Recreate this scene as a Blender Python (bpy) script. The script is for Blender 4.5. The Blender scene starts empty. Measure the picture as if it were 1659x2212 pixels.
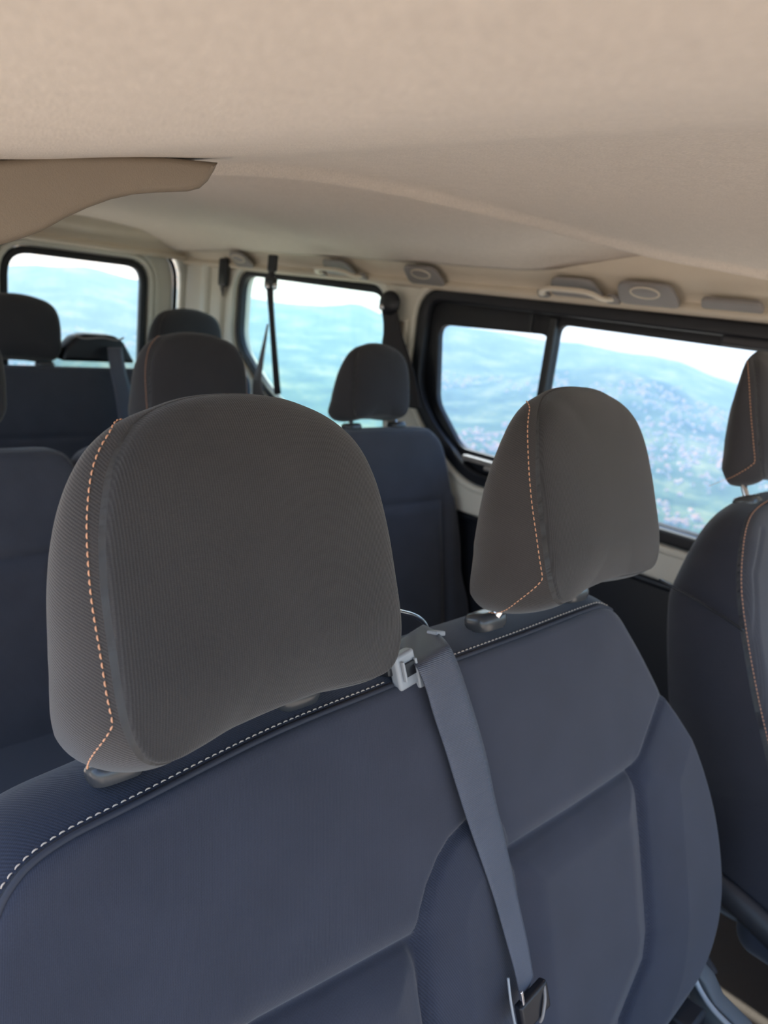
import bpy, bmesh, math, random
import numpy as np
from mathutils import Vector, Matrix
random.seed(4)
SC = bpy.context.scene
COL = SC.collection

# ------------------------------------------------------------------ camera
# vehicle space: X across (+ = driver side), Y rearwards, Z up, eye height = 0
YAW, PITCH, ROLL, FPX = 46.0, 15.0, 6.9, 1689.0
CAM = np.array([-0.92, 0.0, 0.0])
_y, _p, _r = (math.radians(v) for v in (YAW, PITCH, ROLL))
_F = np.array([math.sin(_y)*math.cos(_p), math.cos(_y)*math.cos(_p), -math.sin(_p)])
_R0 = np.array([math.cos(_y), -math.sin(_y), 0.0]); _U0 = np.cross(_R0, _F)
_R = math.cos(_r)*_R0 + math.sin(_r)*_U0
_U = -math.sin(_r)*_R0 + math.cos(_r)*_U0
cd = bpy.data.cameras.new('camera')
cam = bpy.data.objects.new('camera', cd); COL.objects.link(cam)
cam.matrix_world = Matrix(((_R[0], _U[0], -_F[0], CAM[0]), (_R[1], _U[1], -_F[1], CAM[1]),
                           (_R[2], _U[2], -_F[2], CAM[2]), (0, 0, 0, 1)))
cd.sensor_fit = 'VERTICAL'; cd.sensor_height = 36.0; cd.lens = 36.0*FPX/2212.0
cd.clip_start = 0.02; cd.clip_end = 40000
cd.dof.use_dof = True; cd.dof.focus_distance = 0.60; cd.dof.aperture_fstop = 8.0
SC.camera = cam

# ------------------------------------------------------------------ light
SC.view_settings.view_transform = 'Standard'; SC.view_settings.look = 'None'
SC.view_settings.gamma = 1.0; SC.view_settings.use_curve_mapping = False
SC.view_settings.exposure = 0.0
SC.cycles.volume_bounces = 1
SUN_EL, SUN_AZ = math.radians(50), math.radians(22)     # azimuth from +Y towards +X
sd = Vector((math.sin(SUN_AZ)*math.cos(SUN_EL), math.cos(SUN_AZ)*math.cos(SUN_EL), math.sin(SUN_EL)))
W = bpy.data.worlds.new('world'); SC.world = W; W.use_nodes = True
nt = W.node_tree; nt.nodes.clear()
sky = nt.nodes.new('ShaderNodeTexSky'); sky.sky_type = 'NISHITA'; sky.sun_disc = False
sky.sun_elevation = SUN_EL; sky.sun_rotation = SUN_AZ; sky.altitude = 400; sky.air_density = 1.0; sky.dust_density = 2.0
bg = nt.nodes.new('ShaderNodeBackground'); bg.inputs[1].default_value = 0.55
ow = nt.nodes.new('ShaderNodeOutputWorld')
nt.links.new(sky.outputs[0], bg.inputs[0]); nt.links.new(bg.outputs[0], ow.inputs[0])
sl = bpy.data.lights.new('sun', 'SUN'); sl.energy = 11.0; sl.angle = math.radians(0.6); sl.color = (1, .95, .88)
so = bpy.data.objects.new('sun', sl); COL.objects.link(so)
so.rotation_euler = sd.to_track_quat('Z', 'Y').to_euler()

# ------------------------------------------------------------------ helpers
def ray(x, y): return _F + _R*(x-829.5)/FPX - _U*(y-1106)/FPX
def at(x, y, ax, v):
    d = ray(x, y); i = 'xyz'.index(ax); return CAM + d*((v-CAM[i])/d[i])

class Frame:
    """leaning plane of a seat face: X across, v up the face, w out of the face (towards the front)"""
    def __init__(s, x, y, z, th, yaw=0):
        t = math.radians(th); a = math.radians(yaw); s.X = np.array([math.cos(a), math.sin(a), 0]); s.o = np.array([x, y, z], float)
        s.V = np.array([-math.sin(a)*math.sin(t), math.cos(a)*math.sin(t), math.cos(t)]); s.N = np.array([math.sin(a)*math.cos(t), -math.cos(a)*math.cos(t), math.sin(t)])
    def P(s, X, v, w=0.0):
        X, v, w = np.broadcast_arrays(np.asarray(X, float), np.asarray(v, float), np.asarray(w, float))
        return s.o + X[..., None]*s.X + v[..., None]*s.V + w[..., None]*s.N
    def px(s, x, y, w=0.0):
        d = ray(x, y); o = s.o + w*s.N; k = ((o-CAM)@s.N)/(d@s.N); P = CAM+d*k
        return (P[0]-s.o[0], (P-s.o)@s.V)

def link(o, parent=None):
    COL.objects.link(o)
    if parent is not None:
        o.parent = parent; o.matrix_parent_inverse = Matrix.Translation(-parent.location)
    return o
def mobj(name, verts, faces, mats, parent=None, smooth=True, fidx=None, attr=None):
    me = bpy.data.meshes.new(name); me.from_pydata([tuple(v) for v in verts], [], faces)
    for m in (mats if isinstance(mats, (list, tuple)) else [mats]): me.materials.append(m)
    if smooth: me.polygons.foreach_set('use_smooth', [True]*len(me.polygons))
    if fidx is not None: me.polygons.foreach_set('material_index', fidx)
    if attr is not None:
        a = me.attributes.new('fab', 'FLOAT_VECTOR', 'POINT'); a.data.foreach_set('vector', np.asarray(attr, 'f').ravel())
    me.validate(); me.update()
    return link(bpy.data.objects.new(name, me), parent)
def bobj(name, bm, mat, parent=None, smooth=True, bevel=0.0, seg=3, auto=35):
    me = bpy.data.meshes.new(name); bmesh.ops.recalc_face_normals(bm, faces=bm.faces); bm.to_mesh(me); bm.free()
    me.materials.append(mat)
    o = link(bpy.data.objects.new(name, me), parent)
    if bevel:
        m = o.modifiers.new('bevel', 'BEVEL'); m.width = bevel; m.segments = seg; m.limit_method = 'ANGLE'; m.angle_limit = math.radians(30)
    if smooth:
        me.polygons.foreach_set('use_smooth', [True]*len(me.polygons))
        if hasattr(me, 'set_sharp_from_angle'): me.set_sharp_from_angle(angle=math.radians(auto))
        if bevel:
            w = o.modifiers.new('wn', 'WEIGHTED_NORMAL'); w.keep_sharp = True
    return o
def thing(name, label, cat, loc, group=None):
    o = bpy.data.objects.new(name, None); COL.objects.link(o); o.location = Vector([float(c) for c in loc]); o.empty_display_size = .1
    return tag(o, label, cat, group)
def tag(o, label, cat, group=None):
    o['label'] = label; o['category'] = cat
    if group: o['group'] = group
    return o
def struct(o): o['kind'] = 'structure'; return o
def box(bm, c, s, M=None):
    r = bmesh.ops.create_cube(bm, size=1)['verts']
    for v in r:
        v.co = Vector((v.co.x*s[0], v.co.y*s[1], v.co.z*s[2])) + Vector(c)
        if M is not None: v.co = M @ v.co
def spline(pts, n=8, closed=False):
    P = [np.asarray(p, float) for p in pts]; out = []; N = len(P)
    for i in range(N if closed else N-1):
        if closed: a, b, c, d = P[i-1], P[i], P[(i+1) % N], P[(i+2) % N]
        else: a, b, c, d = P[max(i-1, 0)], P[i], P[i+1], P[min(i+2, N-1)]
        # centripetal-ish catmull rom
        for k in range(n):
            t = k/n
            out.append(.5*((2*b)+(-a+c)*t+(2*a-5*b+4*c-d)*t*t+(-a+3*b-3*c+d)*t**3))
    if not closed: out.append(P[-1])
    return np.array(out)
def resample(P, n, closed=False):
    P = np.asarray(P, float)
    if closed: P = np.vstack([P, P[:1]])
    L = np.r_[0, np.cumsum(np.linalg.norm(np.diff(P, axis=0), axis=1))]
    t = np.linspace(0, L[-1], n+1 if closed else n)
    if closed: t = t[:-1]
    return np.stack([np.interp(t, L, P[:, k]) for k in range(P.shape[1])], 1)
def tube(P, r, seg=8, closed=False, flat=1.0, up=None):
    P = np.asarray(P, float); n = len(P); V = []; F = []
    rr = np.broadcast_to(np.asarray(r, float), (n,))
    T = np.roll(P, -1, 0)-np.roll(P, 1, 0)
    if not closed: T[0] = P[1]-P[0]; T[-1] = P[-1]-P[-2]
    T /= np.linalg.norm(T, axis=1)[:, None]+1e-12
    u = np.array(up if up is not None else (0.03, 0.05, 1.0), float)
    if up is None and abs(T[0] @ u) > .9: u = np.array([1., 0, 0])
    for i in range(n):
        u = u-T[i]*(u @ T[i]); u /= np.linalg.norm(u)+1e-12; b = np.cross(T[i], u)
        for k in range(seg):
            a = 2*math.pi*k/seg; V.append(P[i]+rr[i]*(math.cos(a)*b+math.sin(a)*flat*u))
    for i in range(n if closed else n-1):
        j = (i+1) % n
        for k in range(seg):
            l = (k+1) % seg; F.append((i*seg+k, i*seg+l, j*seg+l, j*seg+k))
    if not closed: F.append(tuple(range(seg))[::-1]); F.append(tuple((n-1)*seg+k for k in range(seg)))
    return V, F
def merge(parts):
    V = []; F = []
    for v, f in parts:
        o = len(V); V += list(v); F += [tuple(i+o for i in g) for g in f]
    return V, F
def ribbon(L, R, th=.0012, cuts=6, nrm=None):
    """belt webbing between two edge lines, with thickness"""
    L = np.asarray(L, float); R = np.asarray(R, float); n = len(L); V = []; A = []; F = []
    T = np.gradient((L+R)/2, axis=0); Wd = R-L; Nn = np.cross(T, Wd); Nn /= np.linalg.norm(Nn, axis=1)[:, None]+1e-12
    if nrm is not None:
        s = np.sign(Nn @ np.asarray(nrm, float)); s[s == 0] = 1; Nn *= s[:, None]
    arc = np.r_[0, np.cumsum(np.linalg.norm(np.diff((L+R)/2, axis=0), axis=1))]
    wid = np.linalg.norm(Wd, axis=1)
    for side in (1, -1):
        for i in range(n):
            for k in range(cuts+1):
                t = k/cuts; V.append(L[i]+Wd[i]*t+Nn[i]*side*th/2); A.append((t*wid[i], arc[i], 0))
    m = cuts+1; o = n*m
    for i in range(n-1):
        for k in range(cuts):
            a = i*m+k; F.append((a, a+1, a+m+1, a+m)); F.append((o+a+m, o+a+m+1, o+a+1, o+a))
        F.append((i*m, (i+1)*m, o+(i+1)*m, o+i*m)); e = i*m+cuts; F.append((e+m, e, o+e, o+e+m))
    for k in range(cuts):
        F.append((k+1, k, o+k, o+k+1)); e = (n-1)*m+k; F.append((e, e+1, o+e+1, o+e))
    return V, F, A
def dpoly(X, Y, pl):
    d = np.full(X.shape, 9e9)
    pl = np.asarray(pl, float)
    for a, b in zip(pl[:-1], pl[1:]):
        ab = b-a; t = np.clip(((X-a[0])*ab[0]+(Y-a[1])*ab[1])/(ab@ab+1e-12), 0, 1)
        d = np.minimum(d, np.hypot(X-a[0]-t*ab[0], Y-a[1]-t*ab[1]))
    return d
def inside(X, Y, pl):
    c = np.zeros(X.shape, bool); pl = np.asarray(pl, float)
    for a, b in zip(pl, np.roll(pl, -1, 0)):
        m = (a[1] > Y) != (b[1] > Y)
        with np.errstate(divide='ignore', invalid='ignore'):
            xi = (b[0]-a[0])*(Y-a[1])/(b[1]-a[1]+1e-15)+a[0]
        c ^= m & (X < xi)
    return c
def sstep(t): t = np.clip(t, 0, 1); return t*t*(3-2*t)

def pad(name, fr, outline, c, mats, parent=None, N=220, M=40, dome=.012, p=3.0, edge=.012, edges=.9,
        D=lambda X, v: np.full(X.shape, .09), bulge=.008, taper=.004, back=.01, rise=None, disp=None, matfn=None, S=10, B=14, ditch=.0015):
    """upholstered pad: domed front panel inside an outline, a seam, a gusset of depth D, a back"""
    O = resample(outline, N, True); c = np.asarray(c, float)
    T = np.roll(O, -1, 0)-np.roll(O, 1, 0); T /= np.linalg.norm(T, axis=1)[:, None]
    Nn = np.stack([T[:, 1], -T[:, 0]], 1)
    if ((O-c)*Nn).sum() < 0: Nn = -Nn
    arc = np.r_[0, np.cumsum(np.linalg.norm(np.diff(O, axis=0), axis=1))]
    Dv = D(O[:, 0], O[:, 1]); pv = lambda q: q(O[:, 0], O[:, 1]) if callable(q) else np.full(N, float(q))
    edge = pv(edge); edges = pv(edges); ditch = pv(ditch); bulge = pv(bulge)
    rows = []; at_ = []
    ss = 1-(1-np.linspace(0, 1, M+1)[1:])**1.25
    for s in ss:
        q = c+s*(O-c); w = np.full(N, dome*(1-s**p))
        e = np.where(edges < 1, np.clip((s-np.minimum(edges, .99))/(1-np.minimum(edges, .99)), 0, 1), s**edges); w = w + edge*(np.sqrt(np.clip(1-e*e, 0, 1))-1)
        if s > .9999: w = w-ditch
        if disp is not None: w = w+disp(q[:, 0], q[:, 1])*(1-e**4)
        rows.append((q, w)); at_.append(np.stack([q[:, 0], q[:, 1], q[:, 0]*0], 1))
    w0 = -edge-ditch
    up = np.zeros(N) if rise is None else rise(O[:, 0], O[:, 1])
    lie_off = lambda t: bulge*np.sin(np.pi*t) - taper*t + up*t
    prog = lambda t: .6*t+.4*(1-np.cos(np.pi*t))/2
    tt_ = np.linspace(0, 1, 400)
    def lie(d, lift=0):
        t = np.interp(d/Dv, prog(tt_), tt_)
        q = O+Nn*(lie_off(t)+lift)[:, None]; return fr.P(q[:, 0], q[:, 1], w0-d), fr.P(q[:, 0]+Nn[:, 0], q[:, 1]+Nn[:, 1], w0-d)-fr.P(q[:, 0], q[:, 1], w0-d)
    for k in range(1, S+1):
        t = k/S
        off = lie_off(t)
        q = O+Nn*off[:, None]; w = w0-Dv*prog(t)
        rows.append((q, w)); at_.append(np.stack([arc+5, t*Dv, arc*0], 1))
    qb = rows[-1][0]
    for k in range(1, B+1):
        s = 1-k/(B+.5); q = c+s*(qb-c); w = w0-Dv*(1-0*s)-back*math.sqrt(max(0, 1-s*s))
        rows.append((q, w)); at_.append(np.stack([q[:, 0], q[:, 1]+3, q[:, 0]*0], 1))
    Q = np.vstack([r[0] for r in rows]); Wv = np.concatenate([r[1] for r in rows])
    V = fr.P(Q[:, 0], Q[:, 1], Wv)
    w_c = dome + (disp(np.array([c[0]]), np.array([c[1]]))[0] if disp is not None else 0)
    V = np.vstack([V, fr.P([c[0]], [c[1]], [w_c]), fr.P([c[0]], [c[1]], [w0.mean()-Dv.mean()-back])])
    A = np.vstack(at_+[[[c[0], c[1], 0]], [[c[0], c[1]+3, 0]]])
    R = len(rows); F = []; ccw = np.sum(O[:, 0]*np.roll(O[:, 1], -1)-np.roll(O[:, 0], -1)*O[:, 1]) > 0
    idx = []
    for r in range(R-1):
        for i in range(N):
            j = (i+1) % N; f = (r*N+i, (r+1)*N+i, (r+1)*N+j, r*N+j); F.append(f if ccw else f[::-1])
    for i in range(N):
        j = (i+1) % N; a = (len(V)-2, i, j); b = ((R-1)*N+j, (R-1)*N+i, len(V)-1)
        F.append(a if ccw else a[::-1]); F.append(b if ccw else b[::-1])
    if matfn is not None:
        cx = np.array([Q[f[0]] if f[0] < len(Q) else c for f in F]); fi = matfn(cx[:, 0], cx[:, 1])
        nf = (len(ss)-1)*N; fi[nf:(R-1)*N] = 1; idx = fi.tolist()
    o = mobj(name, V, F, mats, parent, True, idx if matfn is not None else None, A)
    return o, O, lie
def stitches(name, P3, N3, mat, parent, pitch=.0058, frac=.66, r=.00055, lift=.0006):
    """dashes of thread along a line lying on cloth"""
    P3 = np.asarray(P3); L = np.r_[0, np.cumsum(np.linalg.norm(np.diff(P3, axis=0), axis=1))]
    parts = []; s = 0
    f = lambda t, A: np.array([np.interp(t, L, A[:, k]) for k in range(3)])
    while s+pitch < L[-1]:
        q = [f(s+pitch*frac*u, P3)+f(s+pitch*frac*u, N3)*(lift*math.sin(math.pi*(.12+.76*u))) for u in (0, .25, .5, .75, 1)]
        parts.append(tube(q, [r*.5, r, r, r, r*.5], 6)); s += pitch
    V, F = merge(parts); return mobj(name, V, F, mat, parent)

# ------------------------------------------------------------------ materials
def mat(name, col, rough=.6, metal=0, spec=.5, sheen=0, bump=None, var=.06, vscale=12):
    m = bpy.data.materials.new(name); m.use_nodes = True; n = m.node_tree; b = n.nodes['Principled BSDF']
    b.inputs['Roughness'].default_value = rough; b.inputs['Metallic'].default_value = metal
    b.inputs['Specular IOR Level'].default_value = spec
    if sheen:
        b.inputs['Sheen Weight'].default_value = sheen; b.inputs['Sheen Roughness'].default_value = .5
    tc = n.nodes.new('ShaderNodeTexCoord'); no = n.nodes.new('ShaderNodeTexNoise'); no.inputs['Scale'].default_value = vscale
    no.inputs['Detail'].default_value = 5
    n.links.new(tc.outputs['Object'], no.inputs['Vector'])
    mx = n.nodes.new('ShaderNodeMix'); mx.data_type = 'RGBA'
    mx.inputs[6].default_value = (*[c*(1-var) for c in col], 1); mx.inputs[7].default_value = (*[min(1, c*(1+var)) for c in col], 1)
    n.links.new(no.outputs[0], mx.inputs[0]); n.links.new(mx.outputs[2], b.inputs['Base Color'])
    if bump:
        sc, dist = bump
        n2 = n.nodes.new('ShaderNodeTexNoise'); n2.inputs['Scale'].default_value = sc; n2.inputs['Detail'].default_value = 3
        n.links.new(tc.outputs['Object'], n2.inputs['Vector'])
        bp = n.nodes.new('ShaderNodeBump'); bp.inputs['Distance'].default_value = dist; bp.inputs['Strength'].default_value = 1
        n.links.new(n2.outputs[0], bp.inputs['Height']); n.links.new(bp.outputs[0], b.inputs['Normal'])
    return m
def cloth(name, col, ang=0, period=.0021, dist=.00025, contrast=.22, sheen=.25, src='fab', weft=.35):
    m = bpy.data.materials.new(name); m.use_nodes = True; n = m.node_tree; b = n.nodes['Principled BSDF']; Lk = n.links.new
    b.inputs['Roughness'].default_value = .88; b.inputs['Specular IOR Level'].default_value = .25
    b.inputs['Sheen Weight'].default_value = sheen; b.inputs['Sheen Roughness'].default_value = .45
    if src == 'fab':
        a = n.nodes.new('ShaderNodeAttribute'); a.attribute_name = 'fab'; v = a.outputs['Vector']
    else:
        a = n.nodes.new('ShaderNodeTexCoord'); v = a.outputs['Object']
    mp = n.nodes.new('ShaderNodeMapping'); mp.inputs['Rotation'].default_value = (0, 0, math.radians(ang)); Lk(v, mp.inputs['Vector'])
    wv = n.nodes.new('ShaderNodeTexWave'); wv.inputs['Scale'].default_value = .314/period; wv.bands_direction = 'X'
    wv.inputs['Distortion'].default_value = .6; wv.inputs['Detail'].default_value = 1; Lk(mp.outputs[0], wv.inputs['Vector'])
    w2 = n.nodes.new('ShaderNodeTexWave'); w2.inputs['Scale'].default_value = .314/(period*.6); w2.bands_direction = 'Y'; Lk(mp.outputs[0], w2.inputs['Vector'])
    ad = n.nodes.new('ShaderNodeMath'); ad.operation = 'MULTIPLY_ADD'; Lk(w2.outputs['Fac'], ad.inputs[0]); ad.inputs[1].default_value = weft; Lk(wv.outputs['Fac'], ad.inputs[2])
    no = n.nodes.new('ShaderNodeTexNoise'); no.inputs['Scale'].default_value = 14; no.inputs['Detail'].default_value = 6; Lk(v, no.inputs['Vector'])
    n3 = n.nodes.new('ShaderNodeTexNoise'); n3.inputs['Scale'].default_value = 900; Lk(v, n3.inputs['Vector'])
    cr = n.nodes.new('ShaderNodeMapRange'); cr.inputs['From Max'].default_value = 1+weft
    cr.inputs['To Min'].default_value = 1-contrast; cr.inputs['To Max'].default_value = 1+contrast; Lk(ad.outputs[0], cr.inputs['Value'])
    c2 = n.nodes.new('ShaderNodeMapRange'); c2.inputs['From Min'].default_value = .3; c2.inputs['From Max'].default_value = .7
    c2.inputs['To Min'].default_value = .92; c2.inputs['To Max'].default_value = 1.08; Lk(no.outputs[0], c2.inputs['Value'])
    c3 = n.nodes.new('ShaderNodeMapRange'); c3.inputs['To Min'].default_value = .75; c3.inputs['To Max'].default_value = 1.25; Lk(n3.outputs[0], c3.inputs['Value'])
    m1 = n.nodes.new('ShaderNodeMath'); m1.operation = 'MULTIPLY'; Lk(cr.outputs[0], m1.inputs[0]); Lk(c2.outputs[0], m1.inputs[1])
    m2 = n.nodes.new('ShaderNodeMath'); m2.operation = 'MULTIPLY'; Lk(m1.outputs[0], m2.inputs[0]); Lk(c3.outputs[0], m2.inputs[1])
    vm = n.nodes.new('ShaderNodeVectorMath'); vm.operation = 'SCALE'; vm.inputs[0].default_value = col; Lk(m2.outputs[0], vm.inputs['Scale'])
    Lk(vm.outputs[0], b.inputs['Base Color'])
    bp = n.nodes.new('ShaderNodeBump'); bp.inputs['Distance'].default_value = dist; Lk(ad.outputs[0], bp.inputs['Height']); Lk(bp.outputs[0], b.inputs['Normal'])
    return m
def glassmat(name, tint):
    m = bpy.data.materials.new(name); m.use_nodes = True; n = m.node_tree; n.nodes.remove(n.nodes['Principled BSDF']); Lk = n.links.new
    out = n.nodes['Material Output']; t = n.nodes.new('ShaderNodeBsdfTransparent'); g = n.nodes.new('ShaderNodeBsdfGlossy')
    g.inputs['Roughness'].default_value = .02; lw = n.nodes.new('ShaderNodeLayerWeight'); lw.inputs[0].default_value = .5
    pw = n.nodes.new('ShaderNodeMath'); pw.operation = 'POWER'; pw.inputs[1].default_value = 5; Lk(lw.outputs['Facing'], pw.inputs[0])
    f = n.nodes.new('ShaderNodeMath'); f.operation = 'MULTIPLY_ADD'; f.inputs[1].default_value = .5; f.inputs[2].default_value = .02; Lk(pw.outputs[0], f.inputs[0])
    nz = n.nodes.new('ShaderNodeTexNoise'); nz.inputs['Scale'].default_value = 3
    mx0 = n.nodes.new('ShaderNodeMix'); mx0.data_type = 'RGBA'; mx0.inputs[6].default_value = (*tint, 1); mx0.inputs[7].default_value = (*[c*.97 for c in tint], 1)
    Lk(nz.outputs[0], mx0.inputs[0]); Lk(mx0.outputs[2], t.inputs[0])
    mx = n.nodes.new('ShaderNodeMixShader'); Lk(f.outputs[0], mx.inputs[0]); Lk(t.outputs[0], mx.inputs[1]); Lk(g.outputs[0], mx.inputs[2]); Lk(mx.outputs[0], out.inputs[0])
    return m
HEAD = cloth('headrest twill', (.044, .041, .041), ang=3, period=.0019)
HEADS = cloth('headrest gusset twill', (.052, .046, .044), ang=35, period=.0019)
FLAT = cloth('seat panel knit', (.038, .042, .062), ang=8, period=.0013, contrast=.12, dist=.00012)
TWILL = cloth('seat bolster twill', (.032, .037, .058), ang=-28, period=.0021, contrast=.25)
FAR = cloth('rear seat cloth', (.056, .058, .072), ang=0, period=.003, contrast=.1)
FARH = cloth('rear headrest cloth', (.040, .038, .042), ang=0, period=.003, contrast=.1)
WEB = cloth('belt webbing', (.075, .084, .115), ang=78, period=.0016, contrast=.3, sheen=.1, weft=.1)
WEB.node_tree.nodes['Principled BSDF'].inputs['Roughness'].default_value = .36
WEB.node_tree.nodes['Principled BSDF'].inputs['Specular IOR Level'].default_value = .6
BLACKWEB = mat('dark webbing', (.022, .020, .024), .7)
LINER = bpy.data.materials.new('headliner knit'); LINER.use_nodes = True
def _liner():
    n = LINER.node_tree; b = n.nodes['Principled BSDF']; Lk = n.links.new; b.inputs['Roughness'].default_value = .95; b.inputs['Specular IOR Level'].default_value = .15; b.inputs['Sheen Weight'].default_value = .1
    tc = n.nodes.new('ShaderNodeTexCoord'); fac = None; hs = []
    for ang, sc, seed in ((28, (1050, 230, 200), 0), (-50, (900, 260, 200), 5)):
        mp = n.nodes.new('ShaderNodeMapping'); mp.inputs['Rotation'].default_value = (0, 0, math.radians(ang)); mp.inputs['Location'].default_value = (seed, 0, 0)
        m2 = n.nodes.new('ShaderNodeMapping'); m2.inputs['Scale'].default_value = sc; no = n.nodes.new('ShaderNodeTexNoise'); no.inputs['Scale'].default_value = 1; no.inputs['Detail'].default_value = 2
        Lk(tc.outputs['Object'], mp.inputs[0]); Lk(mp.outputs[0], m2.inputs[0]); Lk(m2.outputs[0], no.inputs['Vector']); hs.append(no)
    ad = n.nodes.new('ShaderNodeMath'); ad.operation = 'MULTIPLY_ADD'; ad.inputs[1].default_value = .45; Lk(hs[1].outputs[0], ad.inputs[0]); Lk(hs[0].outputs[0], ad.inputs[2])
    big = n.nodes.new('ShaderNodeTexNoise'); big.inputs['Scale'].default_value = 60; big.inputs['Detail'].default_value = 4; Lk(tc.outputs['Object'], big.inputs['Vector'])
    a2 = n.nodes.new('ShaderNodeMath'); a2.operation = 'MULTIPLY_ADD'; a2.inputs[1].default_value = .25; Lk(big.outputs[0], a2.inputs[0]); Lk(ad.outputs[0], a2.inputs[2])
    mr = n.nodes.new('ShaderNodeMapRange'); mr.inputs['From Min'].default_value = .55; mr.inputs['From Max'].default_value = 1.15; mr.inputs['To Min'].default_value = .84; mr.inputs['To Max'].default_value = 1.14; Lk(a2.outputs[0], mr.inputs[0])
    vm = n.nodes.new('ShaderNodeVectorMath'); vm.operation = 'SCALE'; vm.inputs[0].default_value = (.66, .58, .50); Lk(mr.outputs[0], vm.inputs['Scale']); Lk(vm.outputs[0], b.inputs['Base Color'])
    bp = n.nodes.new('ShaderNodeBump'); bp.inputs['Distance'].default_value = .0004; Lk(a2.outputs[0], bp.inputs['Height']); Lk(bp.outputs[0], b.inputs['Normal'])
_liner()
THREAD = mat('orange thread', (.75, .38, .22), .7); PALETHREAD = mat('pale thread', (.72, .60, .50), .7)
PIPE = mat('dark piping', (.040, .043, .060), .8)
BEIGE = mat('beige grained plastic', (.235, .19, .145), .55, bump=(900, .0003), spec=.4)
CREAM = mat('cream plastic', (.74, .70, .61), .5, spec=.4)
BODY = mat('cream painted metal', (.74, .73, .66), .35)
GREY = mat('cornice plastic', (.66, .58, .47), .5, bump=(400, .0002))
DISH = mat('grey plastic', (.26, .24, .23), .45)
BLACK = mat('black plastic', (.012, .013, .018), .4)
RUBBER = mat('black rubber', (.010, .011, .016), .5)
COLLAR = mat('satin grey plastic', (.055, .056, .06), .24)
CHROME = mat('chrome', (.75, .75, .78), .15, metal=1)
SILVER = mat('silver plastic', (.33, .35, .38), .3)
DARKP = mat('charcoal plastic', (.03, .03, .036), .5)
HINGE = mat('blue grey plastic', (.10, .11, .12), .4)
CARPET = mat('brown carpet', (.20, .155, .12), .95, bump=(700, .003), var=.35, vscale=500)
GLASS1 = glassmat('tinted glass', (.86, .94, 1.0)); GLASS2 = glassmat('greenish tinted glass', (.85, .98, .98)); GLASSR = glassmat('rear glass', (.92, .98, 1.0))

# ------------------------------------------------------------------ the van body
def holes_plate(name, outer, holes, T, th, bev, m, parent=None, res=3):
    """flat plate with holes drawn as a filled 2D curve, extruded, with rounded edges; T maps (u,v,w) to space"""
    cu = bpy.data.curves.new(name, 'CURVE'); cu.dimensions = '2D'; cu.fill_mode = 'BOTH'; cu.extrude = max(th/2-bev, .0001); cu.bevel_depth = bev; cu.bevel_resolution = res
    for pl in [outer]+holes:
        s = cu.splines.new('POLY'); s.points.add(len(pl)-1)
        for q, p in zip(s.points, pl): q.co = (p[0], p[1], 0, 1)
        s.use_cyclic_u = True
    cu.offset = -bev
    t = bpy.data.objects.new('t', cu); COL.objects.link(t); bpy.context.view_layer.update()
    me = bpy.data.meshes.new_from_object(t.evaluated_get(bpy.context.evaluated_depsgraph_get())); bpy.data.objects.remove(t)
    me.name = name; n = len(me.vertices); co = np.empty(n*3, 'f'); me.vertices.foreach_get('co', co); co = co.reshape(-1, 3)
    me.vertices.foreach_set('co', np.array([T(*c) for c in co], 'f').ravel())
    me.materials.clear(); me.materials.append(m); me.update()
    bm = bmesh.new(); bm.from_mesh(me); bmesh.ops.remove_doubles(bm, verts=bm.verts, dist=.0001); bmesh.ops.recalc_face_normals(bm, faces=bm.faces); bm.to_mesh(me); bm.free()
    me.polygons.foreach_set('use_smooth', [True]*len(me.polygons)); me.set_sharp_from_angle(angle=math.radians(40))
    return link(bpy.data.objects.new(name, me), parent)
def rpoly(pts, r, n=6):
    """polygon with rounded corners"""
    out = []; N = len(pts)
    rs = r if isinstance(r, (list, tuple)) else [r]*N
    for i in range(N):
        a, b, c = (np.array(pts[k], float) for k in (i-1, i, (i+1) % N))
        u = (a-b)/np.linalg.norm(a-b); w = (c-b)/np.linalg.norm(c-b); d = min(rs[i], .49*np.linalg.norm(a-b), .49*np.linalg.norm(c-b))
        p, q = b+u*d, b+w*d
        for k in range(n+1):
            t = k/n; out.append(tuple((1-t)**2*p+2*t*(1-t)*b+t*t*q))
    return out
def offset(pl, d):
    P = np.array(pl, float); T = np.roll(P, -1, 0)-np.roll(P, 1, 0); T /= np.linalg.norm(T, axis=1)[:, None]+1e-12
    Nn = np.stack([T[:, 1], -T[:, 0]], 1); A = np.sum(P[:, 0]*np.roll(P[:, 1], -1)-np.roll(P[:, 0], -1)*P[:, 1])
    return [tuple(q) for q in P+Nn*(d if A > 0 else -d)]
YZ = lambda x0: (lambda u, v, w: (x0-w, u, v))        # plate standing on the left/right wall
XZ = lambda y0: (lambda u, v, w: (u, y0-w, v))        # plate standing across the van
def ring(name, outl, d1, d2, T, th, bev, m, parent=None):
    return holes_plate(name, offset(outl, d1), [offset(outl, d2)], T, th, bev, m, parent)

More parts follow.
